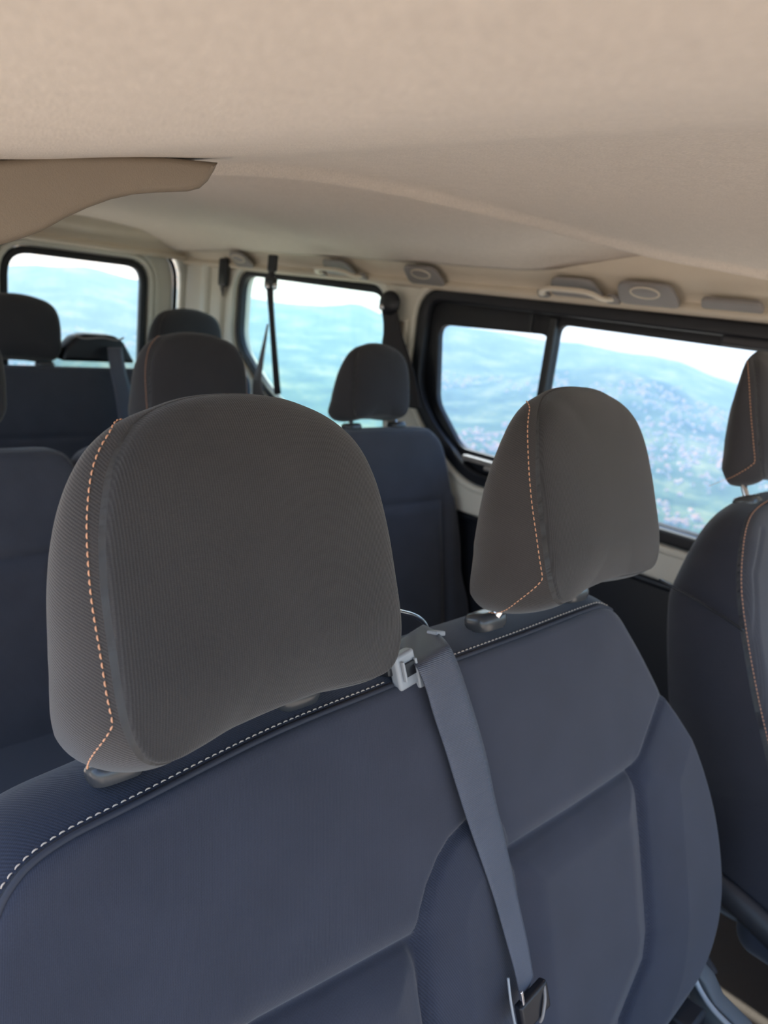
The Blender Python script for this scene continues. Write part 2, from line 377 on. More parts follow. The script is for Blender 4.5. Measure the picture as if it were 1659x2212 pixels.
QWIN = rpoly([(2.50, .045), (1.735, .033), (1.66, -.44), (2.12, -.44), (2.32, -.345), (2.50, -.215)], [.08, .06, .07, .06, .06, .07])
FWIN = rpoly([(1.575, .040), (.44, .032), (.44, -.445), (1.33, -.445), (1.50, -.33), (1.575, -.23)], [.075, .07, .06, .06, .06, .06])
DWIN = rpoly([(.22, .02), (-.5, -.02), (-.55, -.45), (.26, -.45)], .06)
WY0, WY1 = -.72, 2.86
wl = struct(holes_plate('wall_left', [(WY0, .14), (WY1, .14), (WY1, -.545), (WY0, -.545)], [offset(QWIN, .010), offset(FWIN, .012), offset(DWIN, .01)], YZ(.80), .08, .014, CREAM))
lower = bmesh.new(); box(lower, (.825, (WY0+WY1)/2, -.885), (.07, WY1-WY0, .66)); box(lower, (.792, (WY0+WY1)/2, -.556), (.045, WY1-WY0, .022))
struct(bobj('wall_left_lower', lower, BLACK, None, bevel=.01))
# window 1: far rear quarter window
def window(n, wp, T, m, glass, fr=.020, frame_th=.03):
    w = ring(n, wp, .010, -fr, T(0), frame_th, .006, m); struct(w)
    p = holes_plate('pane', offset(wp, -fr+.006), [], T(-.012), .004, .0005, glass, w)
    return w
window('window_2', QWIN, lambda k: YZ(.785-k), RUBBER, GLASS2, fr=.014)
# window 3: sliding window with two panes
w3 = struct(ring('window_3', FWIN, .012, -.022, YZ(.785), .05, .009, RUBBER))
PA = rpoly([(1.525, -.046), (1.150, -.034), (1.150, -.372), (1.385, -.372), (1.495, -.262)], [.035, .03, .025, .03, .03])
PB = rpoly([(1.128, -.006), (.50, -.012), (.50, -.42), (1.128, -.42)], .025)
holes_plate('slider_frame', offset(FWIN, -.012), [PA, PB], YZ(.800), .024, .005, RUBBER, w3)
holes_plate('sliding_pane', offset(PA, .004), [], YZ(.808), .004, .0005, GLASS1, w3)
holes_plate('pane', offset(PB, .004), [], YZ(.806), .004, .0005, GLASS1, w3)
b = bmesh.new(); box(b, (.783, 1.139, -.19), (.018, .022, .40)); bobj('mullion', b, BLACK, w3, bevel=.004)
b = bmesh.new(); box(b, (.776, 1.30, -.392), (.022, .11, .016)); box(b, (.770, 1.255, -.405), (.020, .035, .012)); bobj('latch', b, DISH, w3, bevel=.005)
b = bmesh.new(); box(b, (.776, .76, -.433), (.022, .07, .014)); bobj('latch', b, DISH, w3, bevel=.005)
b = bmesh.new(); box(b, (.768, 1.195, -.01), (.010, .008, .045)); bobj('frame_rib', b, BLACK, w3, bevel=.002)
b = bmesh.new(); box(b, (.768, .60, .004), (.012, .22, .022)); bobj('frame_rib', b, DARKP, w3, bevel=.006)
w5 = window('window_4', DWIN, lambda k: YZ(.785-k), RUBBER, GLASS1)
# raised light surround of the windows
struct(ring('trim_1', FWIN, .034, .014, YZ(.764), .022, .008, CREAM))
struct(ring('trim_2', QWIN, .040, .012, YZ(.764), .020, .008, BODY))
# pillar trim between the two left windows, with its slim slot cover
b = bmesh.new()
box(b, (.762, 1.640, -.27), (.02, .055, .46)); struct(bobj('trim_3', b, CREAM, None, bevel=.008))
b = bmesh.new(); box(b, (.750, 1.635, -.20), (.008, .022, .30)); tag(bobj('belt_slot_cover', b, BEIGE, None, bevel=.003), 'slim beige belt slot cover on the pillar before the sliding window', 'belt cover')

# wall behind, with the two barn doors
RW = rpoly([(.085, .028), (.60, .028), (.60, -.47), (.085, -.47)], [.09, .075, .07, .07])
RWm = [(-x, z) for x, z in RW]
YR = 2.90
DOOR = rpoly([(.012, .10), (.735, .10), (.745, -1.15), (.012, -1.15)], [.02, .13, .03, .02])
struct(holes_plate('wall_rear', [(-.95, .30), (.95, .30), (.95, -1.25), (-.95, -1.25)], [offset([(p[0], p[1]) for p in rpoly([(-.752, .108), (.752, .108), (.762, -1.16), (-.762, -1.16)], [.14, .14, .03, .03])], 0)], XZ(YR-.01), .05, .016, BODY))
for i, (dd, ww, sgn) in enumerate(((DOOR, RW, 1), ([(-x, z) for x, z in DOOR], RWm, -1))):
    d = struct(holes_plate('door_%d' % (i+1), offset(dd, -.004), [offset(ww, .012)], XZ(YR+.02), .05, .012, BODY))
    ring('window_recess', ww, .062, .040, XZ(YR-.012), .02, .009, BODY, d)
    ring('window_recess', ww, .036, .016, XZ(YR-.020), .02, .008, BODY, d)
    ring('seal', dd, .004, -.010, XZ(YR-.012), .02, .007, RUBBER, d)
    w = ring('window_%d' % (1 if sgn > 0 else 5), ww, .012, -.014, XZ(YR-.005), .03, .007, RUBBER); struct(w)
    holes_plate('pane', offset(ww, -.006), [], XZ(YR+.01), .004, .0005, GLASSR, w)
# vertical strips of the far corner pillar
for n, xx, yy, ww, mm in (('trim_4', .792, 2.80, .045, CREAM), ('trim_5', .772, 2.70, .05, BODY), ('trim_6', .775, 2.585, .03, CREAM)):
    b = bmesh.new(); box(b, (xx, yy, -.24), (.06, ww, .60)); struct(bobj(n, b, mm, None, bevel=.016))
b = bmesh.new(); box(b, (.80, 2.752, -.24), (.05, .03, .60)); struct(bobj('trim_7', b, DARKP, None, bevel=.006))

# right side wall behind the open front door (outside the frame), floor, ground
RQ = [(y, z) for y, z in rpoly([(2.45, .04), (1.70, .04), (1.70, -.44), (2.45, -.44)], .07)]
RF = rpoly([(1.58, .04), (.70, .04), (.70, -1.15), (1.58, -1.15)], .07)  # unseen full-height door opening, added to let more light into the rear
struct(holes_plate('wall_right', [(.60, .10), (WY1, .10), (WY1, -1.22), (.60, -1.22)], [RQ, RF], YZ(-.82), .06, .012, CREAM))
b = bmesh.new(); box(b, (0, 1.06, -1.235), (1.76, 3.72, .05)); struct(bobj('floor', b, CARPET, None, bevel=.004))
b = bmesh.new(); box(b, (-4.5, -2, -1.75), (15, 18, .2))
GROUND = mat('pale gravel', (.56, .47, .37), .95, bump=(60, .01), var=.2, vscale=6)
struct(bobj('ground', b, GROUND, None))

# ------------------------------------------------------------------ ceiling
PX = [-.98, -.80, -.71, -.60, -.53, -.42, -.30, -.16, 0, .20, .38, .55, .65, .72, .80, .86]
PZ = [.050, .052, .062, .087, .099, .124, .139, .147, .150, .152, .149, .137, .121, .098, .09, .07]
def prof(x): return np.interp(x, PX, PZ)
PZs = lambda x: sum(prof(np.asarray(x)+k*.03) for k in (-1, 0, 1))/3
def rear_z(x, y):
    base = PZs(x)*1.0 - .004
    # shallow drop panel up to a curved edge, then a recess that climbs and runs to the back
    edge = np.interp(x, [-.9, -.55, -.2, .05, .32, .62, .70], [.9, 1.02, 1.24, 1.46, 1.66, 1.82, 1.82])
    t = sstep((y-edge)/.30)
    base = base+.055-.051*sstep((y-.80)/.42)
    return base + .022*t*sstep((.70-np.abs(x))/.2) - .02*sstep((y-2.3)/.6)
def sheet(name, fx, fy, z, m, th=.02):
    X, Y = np.meshgrid(fx, fy); Z = z(X, Y); ny, nx = X.shape; V = []; F = []
    for k in (0, th): V += list(np.stack([X, Y, Z+k], -1).reshape(-1, 3))
    o = nx*ny
    for j in range(ny-1):
        for i in range(nx-1):
            a = j*nx+i; F.append((a, a+nx, a+nx+1, a+1)); F.append((o+a, o+a+1, o+a+nx+1, o+a+nx))
    for j in range(ny-1):
        a = j*nx; F.append((a, o+a, o+a+nx, a+nx)); a += nx-1; F.append((a, a+nx, o+a+nx, o+a))
    for i in range(nx-1):
        F.append((i, i+1, o+i+1, o+i)); a = (ny-1)*nx+i; F.append((a, o+a, o+a+1, a+1))
    return struct(mobj(name, V, F, m))
# front headliner: its rear edge is a cross bow that sweeps forward near the driver side
BOWX = [-.97, .30, .45, .56, .62, .66, .70]; BOWY = [.80, .80, .76, .66, .56, .47, .40]
def front():
    xs = np.linspace(-.97, .70, 96); V = []; F = []; n = len(xs); rows = []
    yb = np.interp(xs, BOWX, BOWY); yb = np.convolve(np.r_[[yb[0]]*3, yb, [yb[-1]]*3], np.ones(7)/7, 'valid')
    prow = [(None, -.74)]
    for t in 1-(1-np.linspace(0, 1, 90))**1.8: yy = -.74+(yb-.012+.74)*t; rows.append((yy, PZs(xs)-.013*np.exp(-((yy-yb+.012)/.022)**2)))
    for a in np.linspace(0, math.pi/2, 6)[1:]: rows.append((yb-.012+.012*math.sin(a), PZs(xs)-.013+.012*(1-math.cos(a))))
    rows.append((yb, PZs(xs)+.06)); rows.append((yb*0-.74, PZs(xs)+.06))
    for y, z in rows: V += list(np.stack([xs, y, z], -1))
    m = len(rows)
    for j in range(m):
        jj = (j+1) % m
        for i in range(n-1): F.append((j*n+i, jj*n+i, jj*n+i+1, j*n+i+1))
    F.append(tuple(j*n for j in range(m))); F.append(tuple(j*n+n-1 for j in range(m))[::-1])
    o = mobj('ceiling', V, F, LINER); o.data.set_sharp_from_angle(angle=math.radians(50)); return struct(o)
front()
sheet('trim_8', np.linspace(-.86, .705, 90), np.linspace(.38, 2.90, 110), lambda X, Y: rear_z(X, Y)+.006, LINER)
b = bmesh.new(); box(b, (0, 1.08, .255), (1.9, 3.66, .02)); struct(bobj('trim_9', b, BODY, None))

# cornice moulding along the left wall and over the rear doors
def extrude_prof(pr, P0, P1, side, n=60):
    V = []; F = []; P0 = np.array(P0, float); P1 = np.array(P1, float); m = len(pr)
    for i in range(n+1):
        c = P0+(P1-P0)*i/n
        for a, z in pr: V.append((c[0]+side[0]*a, c[1]+side[1]*a, c[2]+z))
    for i in range(n):
        for k in range(m):
            l = (k+1) % m; F.append((i*m+k, i*m+l, (i+1)*m+l, (i+1)*m+k))
    F.append(tuple(range(m))[::-1]); F.append(tuple(n*m+k for k in range(m)))
    return V, F
pr = [(0, 0)]+[(-.014, .000), (-.024, .003), (-.030, .009), (-.031, .015), (-.026, .021), (-.022, .027), (-.026, .037), (-.040, .050), (-.058, .064), (-.072, .078), (-.080, .12), (0, .12)]
V, F = extrude_prof(pr, (.775, -.70, .046), (.775, 2.86, .046), (1, 0))
o = struct(mobj('trim_10', V, F, GREY)); o.data.set_sharp_from_angle(angle=math.radians(50))
V, F = extrude_prof(pr, (-.86, 2.87, .060), (.80, 2.87, .060), (0, 1))
o = struct(mobj('trim_11', V, F, GREY)); o.data.set_sharp_from_angle(angle=math.radians(50))

# fittings on the cornice.  local: u along Y, v down the slope of the moulding
tc = np.array([.715, 0, .085]); sl_ = np.array([.060, 0, -.050]); sl_ /= np.linalg.norm(sl_); nn = np.array([-.050, 0, -.060]); nn /= np.linalg.norm(nn)
def CT(y0): return lambda u, v, w: tuple(tc+np.array([0, y0, 0])+np.array([0, 1, 0])*u - sl_*v + nn*w)
def grab(y0, label, L=.20):
    t = thing('grab_handle', label, 'grab handle', tc+np.array([0, y0, 0]), 'grab handles along the left cornice')
    h = L/2; pts = [(-h, -.030, .002), (-h+.012, -.010, .022), (-h+.030, .012, .030), (-h+.06, .020, .032), (h-.06, .020, .032), (h-.03, .012, .030), (h-.012, -.010, .022), (h, -.030, .002)]
    P = [CT(y0)(*q) for q in spline(pts, 5)]; V, F = tube(P, .0085, 10, flat=.7); mobj('handle_bar', V, F, GREY, t)
    for s in (-1, 1):
        holes_plate('mounting', rpoly([(s*h-.018, -.040), (s*h+.018, -.040), (s*h+.014, -.016), (s*h-.014, -.016)], .008), [], lambda u, v, w: CT(y0)(u, v, w+.004), .010, .003, DISH, t)
    holes_plate('recess_plate', rpoly([(-h+.02, -.034), (h-.02, -.034), (h-.04, .026), (-h+.04, .026)], .02), [], lambda u, v, w: CT(y0)(u, v, w+.001), .006, .002, DISH, t)
    return t
def lampdish(y0, label, L=.12):
    t = thing('reading_lamp', label, 'ceiling light', tc+np.array([0, y0, 0]), 'oval lamp housings along the left cornice')
    h = L/2
    holes_plate('housing', rpoly([(-h, -.036), (h, -.036), (h-.012, .030), (-h+.012, .030)], .022), [], lambda u, v, w: CT(y0)(u, v, w+.003), .010, .003, DISH, t)
    E_ = [(.034*math.cos(a), .016*math.sin(a)+.006) for a in np.linspace(0, 2*math.pi, 25)[:-1]]
    V, F = tube([CT(y0)(a, c, .009) for a, c in E_], .0022, 6, True); mobj('bezel', V, F, GREY, t)
    holes_plate('lens', offset(E_, -.002), [], lambda u, v, w: CT(y0)(u, v, w+.008), .004, .001, DISH, t)
grab(1.055, 'beige grab handle on the cornice above the sliding window mullion', .19)
grab(1.90, 'small beige grab handle above the rear quarter window', .19)
lampdish(1.54, 'oval grey lamp housing on the cornice between the two left windows', .14)
lampdish(.87, 'grey oval lamp housing right of the nearer grab handle', .15)
lampdish(2.42, 'small lamp housing at the far rear end of the left cornice', .11)
t = thing('coat_hook', 'flat grey coat hook recess at the right end of the cornice', 'coat hook', (.73, .68, .06))
holes_plate('hook_plate', rpoly([(-.065, -.026), (.065, -.026), (.06, .002), (-.06, .002)], .010), [], lambda u, v, w: CT(.685)(u, v, w+.004), .012, .004, DISH, t)

# B pillar gusset at the top left, close to the lens
GP = [(-260, 420), (-120, 372), (0, 346), (120, 336), (240, 336), (360, 340), (470, 351), (462, 368), (448, 392), (430, 408), (405, 414), (340, 416), (290, 420), (240, 431), (190, 449), (140, 472), (90, 500), (40, 518), (0, 530), (-70, 560), (-140, 640), (-190, 800), (-420, 800)]
bp_ = [(at(x, y, 'y', .62)[0], at(x, y, 'y', .62)[2]) for x, y in GP]
o = holes_plate('trim_12', bp_, [], XZ(.645), .06, .006, BEIGE, res=4); struct(o)

# ------------------------------------------------------------------ headrests
HO = [(0, .251), (.042, .2475), (.075, .235), (.099, .212), (.112, .181), (.118, .143), (.119, .105), (.119, .078), (.117, .058), (.110, .041), (.096, .033), (.07, .033), (.04, .035), (0, .036)]
HO = spline(HO+[(-x, v) for x, v in HO[-2:0:-1]], 6, True)
def headrest(parent, fr, cf, cX, cw=-.036, sx=1.0, sz=1.0, hm=(HEAD, HEADS), thread=THREAD, N=260, M=46, gap=.03, depth=.080, low=False, collar=True, drop=.0):
    O = HO*np.array([sx, sz])
    D = lambda X, v: np.interp(v/sz, [.02, .05, .10, .16, .205, .245], [.088, .102, .092, .070, .048, .034])*depth/.08
    side = lambda X, v: sstep((np.abs(X)/sx/(np.hypot(X/sx, (v/sz-.125)*.9)+1e-9)-.45)/.5)          # 1 on the flanks, 0 along top and bottom
    H, OO, NN = pad('headrest', fr, O, (0, .125*sz), list(hm), parent, N, M, dome=.010, p=3, edge=lambda X, v: .022-.018*side(X, v), edges=lambda X, v: 3+4*side(X, v),
        D=lambda X, v: D(X, v)-(.024-.016*side(X, v))+.008, bulge=lambda X, v: .004+.014*side(X, v)*sstep((v/sz-.005)/.08), rise=lambda X, v: .014*sstep((.095-v/sz)/.07), taper=.006, back=.012, ditch=lambda X, v: .0015*side(X, v), S=16, B=12, matfn=lambda X, v: np.zeros(X.shape, int),
        disp=lambda X, v: -.006*sstep((.085*sz-v)/(.05*sz)))
    if thread:
        K = np.arange(len(OO)); vv = OO[:, 1]/sz; top_ = sstep((vv-.222)/.03)
        P0, n0 = NN(.0070+.022*top_, .0006)
        layers = [NN(np.full(len(OO), d), .0012) for d in np.linspace(.007, .090, 24)]
        for sgn in (-1, 1):
            I = [k for k in K if OO[k, 0]*sgn > .045*sx and vv[k] > .066 and (sgn < 0 or vv[k] < .18)]; I.sort(key=lambda k: -math.atan2(OO[k, 0]*sgn, vv[k]-.125))
            if vv[I[0]] < vv[I[-1]]: I = I[::-1]
            J = [k for k in K if OO[k, 0]*sgn > .088*sx and vv[k] <= .066]; J.sort(key=lambda k: math.atan2(OO[k, 0]*sgn, vv[k]-.125))
            if np.hypot(*(OO[J[0]]-OO[I[-1]])) > np.hypot(*(OO[J[-1]]-OO[I[-1]])): J = J[::-1]
            pts = [P0[k] for k in I]; nrm = [n0[k] for k in I]
            for u in np.linspace(0, 1, 40)[1:]:
                a = u*.8*(len(J)-1); k0 = int(a); k1 = min(k0+1, len(J)-1); fa = a-k0; d = 23*u**1.4; l0 = int(d); l1 = min(l0+1, 23); fd = d-l0
                g = lambda q: (1-fd)*((1-fa)*layers[l0][q][J[k0]]+fa*layers[l0][q][J[k1]])+fd*((1-fa)*layers[l1][q][J[k0]]+fa*layers[l1][q][J[k1]])
                pts.append(g(0)); nrm.append(g(1))
            stitches('stitching', np.array(pts), np.array(nrm), thread, H, pitch=.0054, r=.00055)
    for s in (-1, 1):
        a = fr.P(s*cX[2], .08*sz, -.052); bb = cf.P(cX[0 if s < 0 else 1], .006, cw); dd = (bb-a)/np.linalg.norm(bb-a)
        V, F = tube([a, bb, bb+dd*.03], .0052, 12); mobj('post', V, F, CHROME, H)
    return H
def collars(parent, fr, xs, v, w=-.048, s=1.0):
    for X in xs:
        bm = bmesh.new(); c = fr.P(X, v, w)
        R = Matrix(((1, 0, 0), (0, -fr.N[1], fr.V[1]), (0, -fr.N[2], fr.V[2])))
        ring_ = []
        for (rx, ry, h) in ((.026, .017, -.012), (.029, .020, -.004), (.029, .020, .003), (.026, .0175, .0085), (.018, .011, .0105), (.0055, .0055, .0105)):
            row = []
            for k in range(28):
                a = 2*math.pi*k/28; e = 2/3.2
                x = rx*s*abs(math.cos(a))**e*(1 if math.cos(a) > 0 else -1); y = ry*s*abs(math.sin(a))**e*(1 if math.sin(a) > 0 else -1)
                row.append(bm.verts.new(Vector(c)+R @ Vector((x, y, h*s))))
            ring_.append(row)
        for r0, r1 in zip(ring_[:-1], ring_[1:]):
            for k in range(28): bm.faces.new((r0[k], r0[(k+1) % 28], r1[(k+1) % 28], r1[k]))
        bm.faces.new(ring_[-1]); bm.faces.new(ring_[0][::-1])
        bobj('headrest_collar', bm, COLLAR, parent, auto=60)

# ------------------------------------------------------------------ front bench
BF = Frame(0, .43, -.33, 17)
BO = [(-.80, -.62), (-.815, -.45), (-.81, -.25), (-.797, -.11), (-.785, -.055), (-.768, -.028), (-.740, -.0155), (-.686, -.010), (-.567, -.004), (-.442, 0), (-.348, .003), (-.227, .004), (-.09, .006), (-.055, .003),
      (-.028, -.012), (.0, -.045), (.024, -.076), (.056, -.122), (.092, -.178), (.128, -.245), (.157, -.312), (.172, -.370), (.176, -.425), (.170, -.470), (.147, -.510), (.10, -.542), (.02, -.565), (-.1, -.60), (-.4, -.62)]
BO = [(x, v-.008*(v > -.2)-.008*(v > -.2)*(x < -.6)*min(1, (-.6-x)/.1)) for x, v in BO]
BOs = spline(BO, 8, True)
INR = [(-.294, -.219), (-.16, -.2215), (-.030, -.221), (-.028, -.305), (-.030, -.43), (-.043, -.463), (-.11, -.505), (-.20, -.56), (-.29, -.58), (-.292, -.4)]
INL = [(-.775, -.225), (-.611, -.224), (-.445, -.240), (-.438, -.325), (-.44, -.45), (-.45, -.58), (-.77, -.60)]
CB = [(-.335, -.158), (-.36, -.161), (-.385, -.168), (-.402, -.179), (-.420, -.198), (-.431, -.217), (-.438, -.243), (-.438, -.325), (-.44, -.45), (-.45, -.62), (-.28, -.62), (-.292, -.4), (-.294, -.219), (-.305, -.185), (-.32, -.165)]
RB = [(.058, -.151), (-.029, -.221), (-.028, -.305), (-.030, -.43), (-.043, -.463), (-.11, -.505), (-.20, -.56), (-.2, -.75), (.4, -.75), (.4, -.151)]
SH = [(-.029, -.221), (.010, -.187), (.058, -.151), (.09, -.13)]
def bdisp(X, v):
    w = np.zeros(X.shape)
    for pl, h, wd in ((INR, .010, .045), (INL, .010, .045)):
        w += np.where(inside(X, v, pl), h*sstep(dpoly(X, v, pl+[pl[0]])/wd), 0)
    for pl, h, wd in ((CB, .013, .05),):
        w += np.where(inside(X, v, pl), h*np.sqrt(np.clip(dpoly(X, v, pl+[pl[0]])/wd, 0, 1)), 0)
    w += np.where(inside(X, v, RB), .020*np.sqrt(np.clip(dpoly(X, v, RB[:7])/.08, 0, 1))*sstep((v+.60)/.06), 0)
    for pl, a, sg in ((INR[:7], .005, .0045), (INR[:3], .008, .014), (INL[:5], .005, .0045), (INL[:3], .008, .014), (CB[:10], .004, .004), (SH, .0022, .004)):
        w -= a*np.exp(-(dpoly(X, v, pl)/sg)**2)
    # belt notch in the top edge
    return w
def bmat(X, v):
    return (inside(X, v, CB) | inside(X, v, RB) | (X < -.79)).astype(int)
bench = thing('front_bench_seat', 'dark double passenger bench nearest the camera, with two headrests and orange stitching', 'car seat', (-.33, .55, -1.21))
def BD(X, v): return np.interp(v, [-.6, -.2, -.03, .01], [.12, .115, .100, .088])
back_, BOO, BLIE = pad('backrest', BF, BOs, (-.33, -.30), [FLAT, TWILL], bench, N=900, M=150, dome=.006, p=5, edge=.005, edges=.97, D=BD, bulge=.014, taper=.0, back=.02, disp=bdisp, matfn=bmat, S=16, B=10, ditch=.001, rise=lambda X, v: np.interp(v, [-.4, -.02], [0, .012]))
sel = [i for i in range(len(BOO)) if BOO[i, 1] > -.45 and BOO[i, 0] < -.045 or (BOO[i, 0] < -.7)]
def segs(cond):
    """ordered run of outline points where cond holds"""
    n = len(BOO); ok = [cond(*BOO[i]) for i in range(n)]; st = next(i for i in range(n) if ok[i] and not ok[i-1]); out = []
    i = st
    while ok[i % n] and len(out) < n: out.append(i % n); i += 1
    return out
for cond in ((lambda x, v: v > -.5 and x < -.43), (lambda x, v: v > -.02 and -.352 < x < -.035)):
    I = segs(cond)
    P = BLIE(.0012)[0][I]; V, F = tube(P, .0026, 8); mobj('piping', V, F, PIPE, back_)
    P, n3 = BLIE(.0050, .0004); P = P[I]; n3 = n3[I]
    stitches('stitching', P, n3, PALETHREAD, back_, pitch=.0062, r=.0006, lift=.0010)
# seat cushion
CF = Frame(0, .30, -.90, 17)
cush = thing
bm = bmesh.new(); box(bm, (-.33, -.02, -.975), (.94, .52, .13)); o = bobj('seat_cushion', bm, FLAT, bench, bevel=.045, seg=6)
bm = bmesh.new(); box(bm, (-.33, .06, -1.13), (.80, .40, .17)); bobj('seat_base', bm, DARKP, bench, bevel=.01)
HL = Frame(-.599, .355, -.313, 20, 4); HR = Frame(-.163, .357, -.294, 20, 3)
headrest(bench, HL, BF, (-.691, -.526, .08), -.03, 1.03, 1.04); headrest(bench, HR, BF, (-.26, -.09, .08), -.03, 1.03)
for X, v, k in ((-.688, -.001, .70), (-.526, .008, .8), (-.26, .020, .85), (-.09, .020, .85)): collars(bench, BF, (X,), v, -.030, k)
# recline cover at the right foot of the backrest
hp = [(1478, 2100), (1498, 2082), (1530, 2120), (1550, 2165), (1610, 2225), (1640, 2290), (1520, 2330), (1490, 2240), (1478, 2170)]
holes_plate('recliner_cover', [tuple(at(x, y, 'x', .10)[1:]) for x, y in hp], [], YZ(.11), .03, .006, HINGE, bench)
P = spline([at(x, y, 'x', .085) for x, y in ((1492, 2090), (1510, 2135), (1540, 2180), (1590, 2230))], 5); V, F = tube(P, .004, 8); mobj('trim_edge', V, F, SILVER, bench)
P = spline([at(x, y, 'x', .07) for x, y in ((1484, 2105), (1480, 2140), (1490, 2180), (1515, 2225))], 5); V, F = tube(P, .006, 8); mobj('trim_edge', V, F, BLACK, bench)
bm = bmesh.new(); c = at(1470, 2195, 'x', .03); box(bm, tuple(c), (.05, .05, .03)); bobj('seat_bracket', bm, BLACK, bench, bevel=.006)
bm = bmesh.new(); c = at(1440, 2170, 'x', .05); box(bm, (c[0], c[1]+.02, c[2]-.06), (.10, .10, .06)); bobj('seat_hinge', bm, HINGE, bench, bevel=.012)
# loop strap
L_ = [at(x, y, 'x', .16) for x, y in ((1508, 2058), (1522, 2080), (1535, 2100), (1538, 2108))]; R_ = [at(x, y, 'x', .17) for x, y in ((1522, 2052), (1536, 2075), (1548, 2095), (1549, 2101))]
V, F, A = ribbon(spline(L_, 4), spline(R_, 4), .002, 3); mobj('pull_strap', V, F, BLACKWEB, bench)

# belt outlet between the two headrests
outlet = thing('belt_outlet', 'grey plastic belt outlet set in the bench top between the headrests', 'belt guide', BF.P(-.39, .01, -.05))
def obox(name, X, v, w, s, m, rot=0, bev=.002, par=outlet, fr=BF):
    bm = bmesh.new(); c = fr.P(X, v, w); Mx = Matrix(((1, 0, 0), (0, fr.V[1], -fr.N[1]), (0, fr.V[2], -fr.N[2]))).to_4x4()   # x, v, -w
    Mx = Matrix.Translation(Vector(c)) @ Mx @ Matrix.Rotation(rot, 4, 'Z')
    box(bm, (0, 0, 0), s, Mx); return bobj(name, bm, m, par, bevel=bev)
obox('tray', -.392, .008, -.048, (.088, .012, .085), BLACK)
obox('slot_housing', -.418, .006, -.004, (.026, .034, .012), SILVER, .15, .003)
for a, bq, s_ in ((-.4085, .006, (.0025, .020, .004)), (-.4250, .006, (.0025, .020, .004))): obox('slot_rim', a, bq, .004, s_, SILVER, .15, .001)
obox('slot', -.4165, .007, .0022, (.013, .013, .004), BLACK, .15, .0005)
obox('clip', -.398, -.008, -.002, (.016, .012, .012), SILVER, .1, .002)
obox('clip', -.346, .018, -.036, (.006, .014, .030), SILVER, -.2, .0015)
obox('clip_end', -.350, .024, -.022, (.014, .005, .014), SILVER, -.2, .0015)
P = spline([BF.P(*BF.px(*q, -.075), -.075) for q in ((845, 1318), (870, 1323), (895, 1330), (914, 1343), (926, 1364))], 6); V, F = tube(P, .0026, 8); mobj('wire_loop', V, F, CHROME, outlet)

# front belt: over the bench top and down the face
belt = thing('seat_belt', 'grey blue seat belt running down the middle of the front bench', 'seat belt', BF.P(-.35, -.2, .02))
EL = [(852, 1392), (866, 1408), (884, 1425), (903, 1446), (921, 1490), (938, 1548), (962, 1620), (985, 1695), (1012, 1780), (1040, 1860), (1067, 1940), (1090, 2020), (1112, 2100), (1126, 2170)]
ER = [(915, 1350), (938, 1362), (957, 1378), (972, 1398), (989, 1435), (1008, 1490), (1033, 1570), (1052, 1640), (1068, 1720), (1085, 1790), (1103, 1870), (1120, 1950), (1138, 2030), (1152, 2110)]
WE = [-.046, -.026, -.006, .010, .013, .013, .013, .015, .018, .020, .024, .028, .032, .036]
def bp3(px, w): X, v = BF.px(*px, w); return BF.P(X, v, w)
Lp = spline([bp3(q, w) for q, w in zip(EL, WE)], 6); Rp = spline([bp3(q, w) for q, w in zip(ER, WE)], 6)
start = [BF.P(-.452, -.005, -.075)], [BF.P(-.395, -.005, -.090)]
V, F, A = ribbon(np.vstack([start[0], Lp]), np.vstack([start[1], Rp]), .0014, 8); mobj('webbing', V, F, WEB, belt, attr=A)
c = bp3((1136, 2140), .040); T3 = (bp3((1146, 2212), .040)-bp3((1120, 2060), .040)); T3 /= np.linalg.norm(T3)
Nb = BF.N - T3*(BF.N @ T3); Nb /= np.linalg.norm(Nb); Xb = np.cross(T3, Nb)
MB = Matrix((( Xb[0], T3[0], Nb[0], c[0]), (Xb[1], T3[1], Nb[1], c[1]), (Xb[2], T3[2], Nb[2], c[2]), (0, 0, 0, 1)))
bm = bmesh.new(); box(bm, (-.004, .018, .002), (.046, .030, .010), MB); bobj('tongue', bm, BLACK, belt, bevel=.003)
V, F = tube(spline([MB @ Vector(q) for q in ((.022, -.030, 0), (.027, -.012, .003), (.028, .012, .004), (.024, .034, .003))], 6), .0013, 8); mobj('tongue_edge', V, F, SILVER, belt)
V, F = tube(spline([MB @ Vector(q) for q in ((-.024, .004, .004), (-.016, .016, .009), (-.008, .030, .009), (-.006, .036, .006))], 6), .0016, 8); mobj('tongue_edge', V, F, DISH, belt)
bm = bmesh.new(); box(bm, (.012, .004, .004), (.004, .028, .004), MB); bobj('tongue_rib', bm, CHROME, belt, bevel=.001)

# ------------------------------------------------------------------ driver seat
DF = Frame(.505, .42, -.24, 22)
DO = [(-.190, -.66), (-.205, -.45), (-.232, -.28), (-.234, -.14), (-.205, -.068), (-.160, -.022), (-.09, -.004), (0, 0)]
DO = spline(DO+[(-x, v) for x, v in DO[-2::-1]], 6, True)
driver = thing('driver_seat', 'dark driver seat cut off by the right edge of the photo, seen from its side', 'car seat', (.53, .5, -1.21))
DI = [(-.150, -.04), (-.205, -.10), (-.235, -.20), (-.235, -.30), (-.20, -.45), (-.18, -.60), (.18, -.60), (.235, -.30), (.15, -.04)]
pad('backrest', DF, DO, (0, -.32), [FAR, cloth('driver side cloth', (.022, .023, .033), contrast=.1)], driver, N=360, M=70, dome=.004, p=4, edge=.014, edges=.93, D=lambda X, v: np.interp(v, [-.6, -.3, -.12, 0], [.16, .150, .120, .070]), bulge=.020, taper=.012, back=.02,
    disp=lambda X, v: .0*X-.004*np.exp(-(dpoly(X, v, DI[:6])/.005)**2), matfn=lambda X, v: np.zeros(X.shape, int), S=16)
